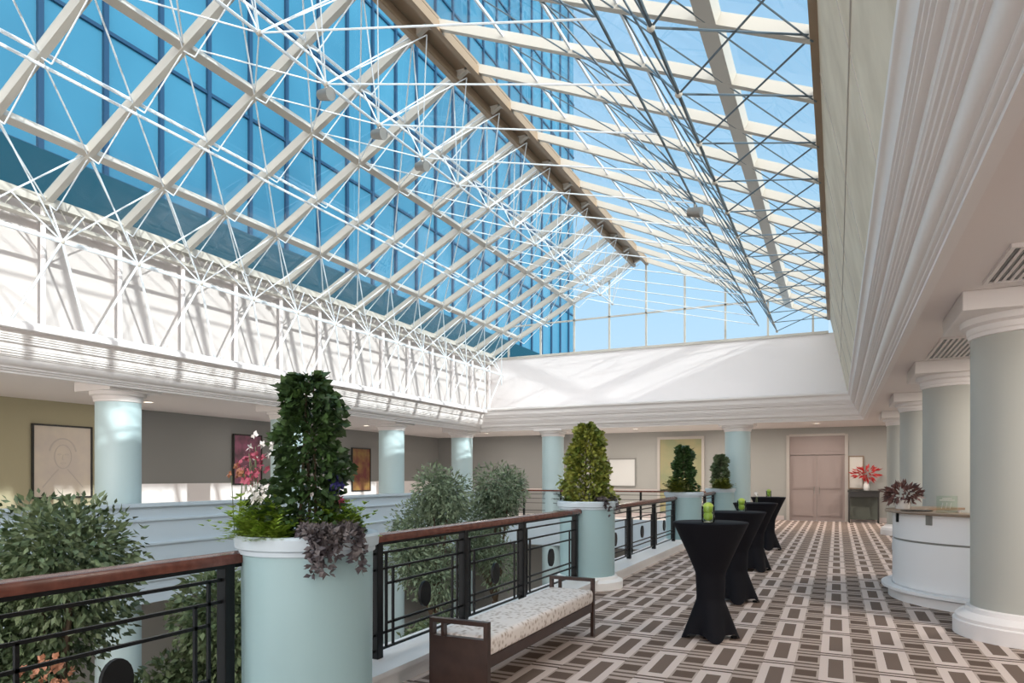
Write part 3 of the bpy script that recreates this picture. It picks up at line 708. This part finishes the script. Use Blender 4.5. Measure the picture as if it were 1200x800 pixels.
picture('framed_picture', 19.9, 21.0, WL + .045, 1.0, 2.6, 'y', 'dark red abstract picture left of the second left column', mat('red_art', (.16, .03, .03), .6, noise=(.30, .18, .05), nscale=2.5))
picture('framed_picture', -8.15, -7.05, WF, 1.15, 2.25, 'x', 'white framed picture on the far wall right of the second vine', mat('white_art', (.72, .72, .70), .7), 'grey')
picture('framed_mirror', .34, .82, WF, 1.12, 2.25, 'x', 'bright narrow mirror above the console table', mat('bright_art', (.75, .72, .66), .4), 'gold', cat='mirror')
struct('wall_far', MB().box(-6.1, -4.55, WF - .05, WF, .2, 2.95), 'niche', 'flat ochre panel for the lit niche behind the third planter')  # ochre tone paints in the lighting of the niche
struct('trim_9', MB().box(-6.2, -6.1, WF - .08, WF, 0, 3.05).box(-4.55, -4.45, WF - .08, WF, 0, 3.05).box(-6.1, -4.55, WF - .08, WF, 2.95, 3.05), 'frame', 'frame of the lit niche panel')

# ceiling vents
def vent(x, y, w, l, label):
    t = empty('ceiling_vent', (x, y, CZ), label, 'vent', 'slotted ceiling vents over the walkway')
    MB().box(-w, w, -l, l, -.012, -.001).build('backing', 'dark', t)
    MB().box(-w - .03, -w, -l - .03, l + .03, -.03, 0).box(w, w + .03, -l - .03, l + .03, -.03, 0).box(-w, w, -l - .03, -l, -.03, 0).box(-w, w, l, l + .03, -.03, 0).build('frame', 'soffit', t)
    n = int(w * 2 / .055); s = MB()
    for i in range(1, n): q = -w + 2 * w * i / n; s.bar((q, -l, -.014), (q, l, -.014), .026, .012)
    s.build('slats', 'soffit', t)
vent(1.46, 6.62, .28, .52, 'slotted ceiling vent at the right edge, nearest the camera')
vent(1.42, 10.6, .24, .8, 'slotted ceiling vent over the reception counter')
# spotlights on the roof frame
for j, k_, lb in ((10, 'L', 'spotlight on the roof frame, nearest of the row below the ridge'), (11, 'L', 'spotlight on the roof frame, second of the row below the ridge'), (12, 'L', 'spotlight on the roof frame, third of the row below the ridge'), (13, 'R', 'spotlight on the right roof slope frame')):
    q = at(LLn(4) if k_ == 'L' else LRn(1.5), YS[j]); t = empty('spotlight', (q.x, q.y, q.z - .02), lb, 'spotlight', 'spotlights clamped to the roof frame')
    MB().tube((0, 0, 0), (0, 0, -.10), .02, 6).build('bracket', 'grey', t); MB().tube((-.11, 0, -.12), (.12, -.03, -.17), .075, 12, .095).build('housing', 'grey', t, True)

# added fill lamps in the walkway and gallery ceilings, shaped as recessed fittings
dl0 = None
def fill_light(x, y, label, grp, power):
    t = empty('fill_ceiling_light', (x, y, CZ), label, 'light', grp)
    MB().lathe([(.11, -.001), (.13, -.001), (.13, -.012), (.10, -.012), (.10, -.001)], n=24).build('trim_ring', 'white', t, True)
    MB().lathe([(.001, -.004), (.10, -.004)], n=24).build('lens', LENS, t)
    l = bpy.data.lights.new('fill_bulb', 'AREA'); l.shape = 'DISK'; l.size = .2; l.energy = power; l.color = (1, .92, .83)
    o = bpy.data.objects.new('fill_bulb', l); C.objects.link(o); o.parent = t; o.location = (0, 0, -.02)
LENS = mat('fill_light_lens', (1, .9, .8), .5); LENS.node_tree.nodes['Principled BSDF'].inputs['Emission Color'].default_value = (1, .86, .7, 1); LENS.node_tree.nodes['Principled BSDF'].inputs['Emission Strength'].default_value = 3
for y, w_ in ((2.0, 'beside the camera end of the walkway'), (6.0, 'just before the nearest grey column'), (10.2, 'behind the reception counter'), (14.5, 'behind the second grey column'), (18.7, 'behind the third grey column'), (23.5, 'in the far right corner by the console table')): fill_light(2.75, y, 'added ceiling downlight ' + w_, 'added fill lights behind the grey columns', 70)
for y, w_ in ((6.5, 'above the framed portrait'), (10.5, 'right of the nearest left column'), (14.5, 'above the dark colourful picture'), (18.5, 'nearest the far end')): fill_light(-14.2, y, 'added downlight in the left gallery ceiling, ' + w_, 'added fill lights of the left gallery', 18)
for x, w_ in ((-12.5, 'in the left corner'), (-9.5, 'behind the white lit column'), (-6.5, 'above the second vine'), (-3.5, 'above the third vine'), (-.6, 'in front of the double door')): fill_light(x, 23.9, 'added downlight in the far gallery ceiling, ' + w_, 'added fill lights of the far gallery', 45)
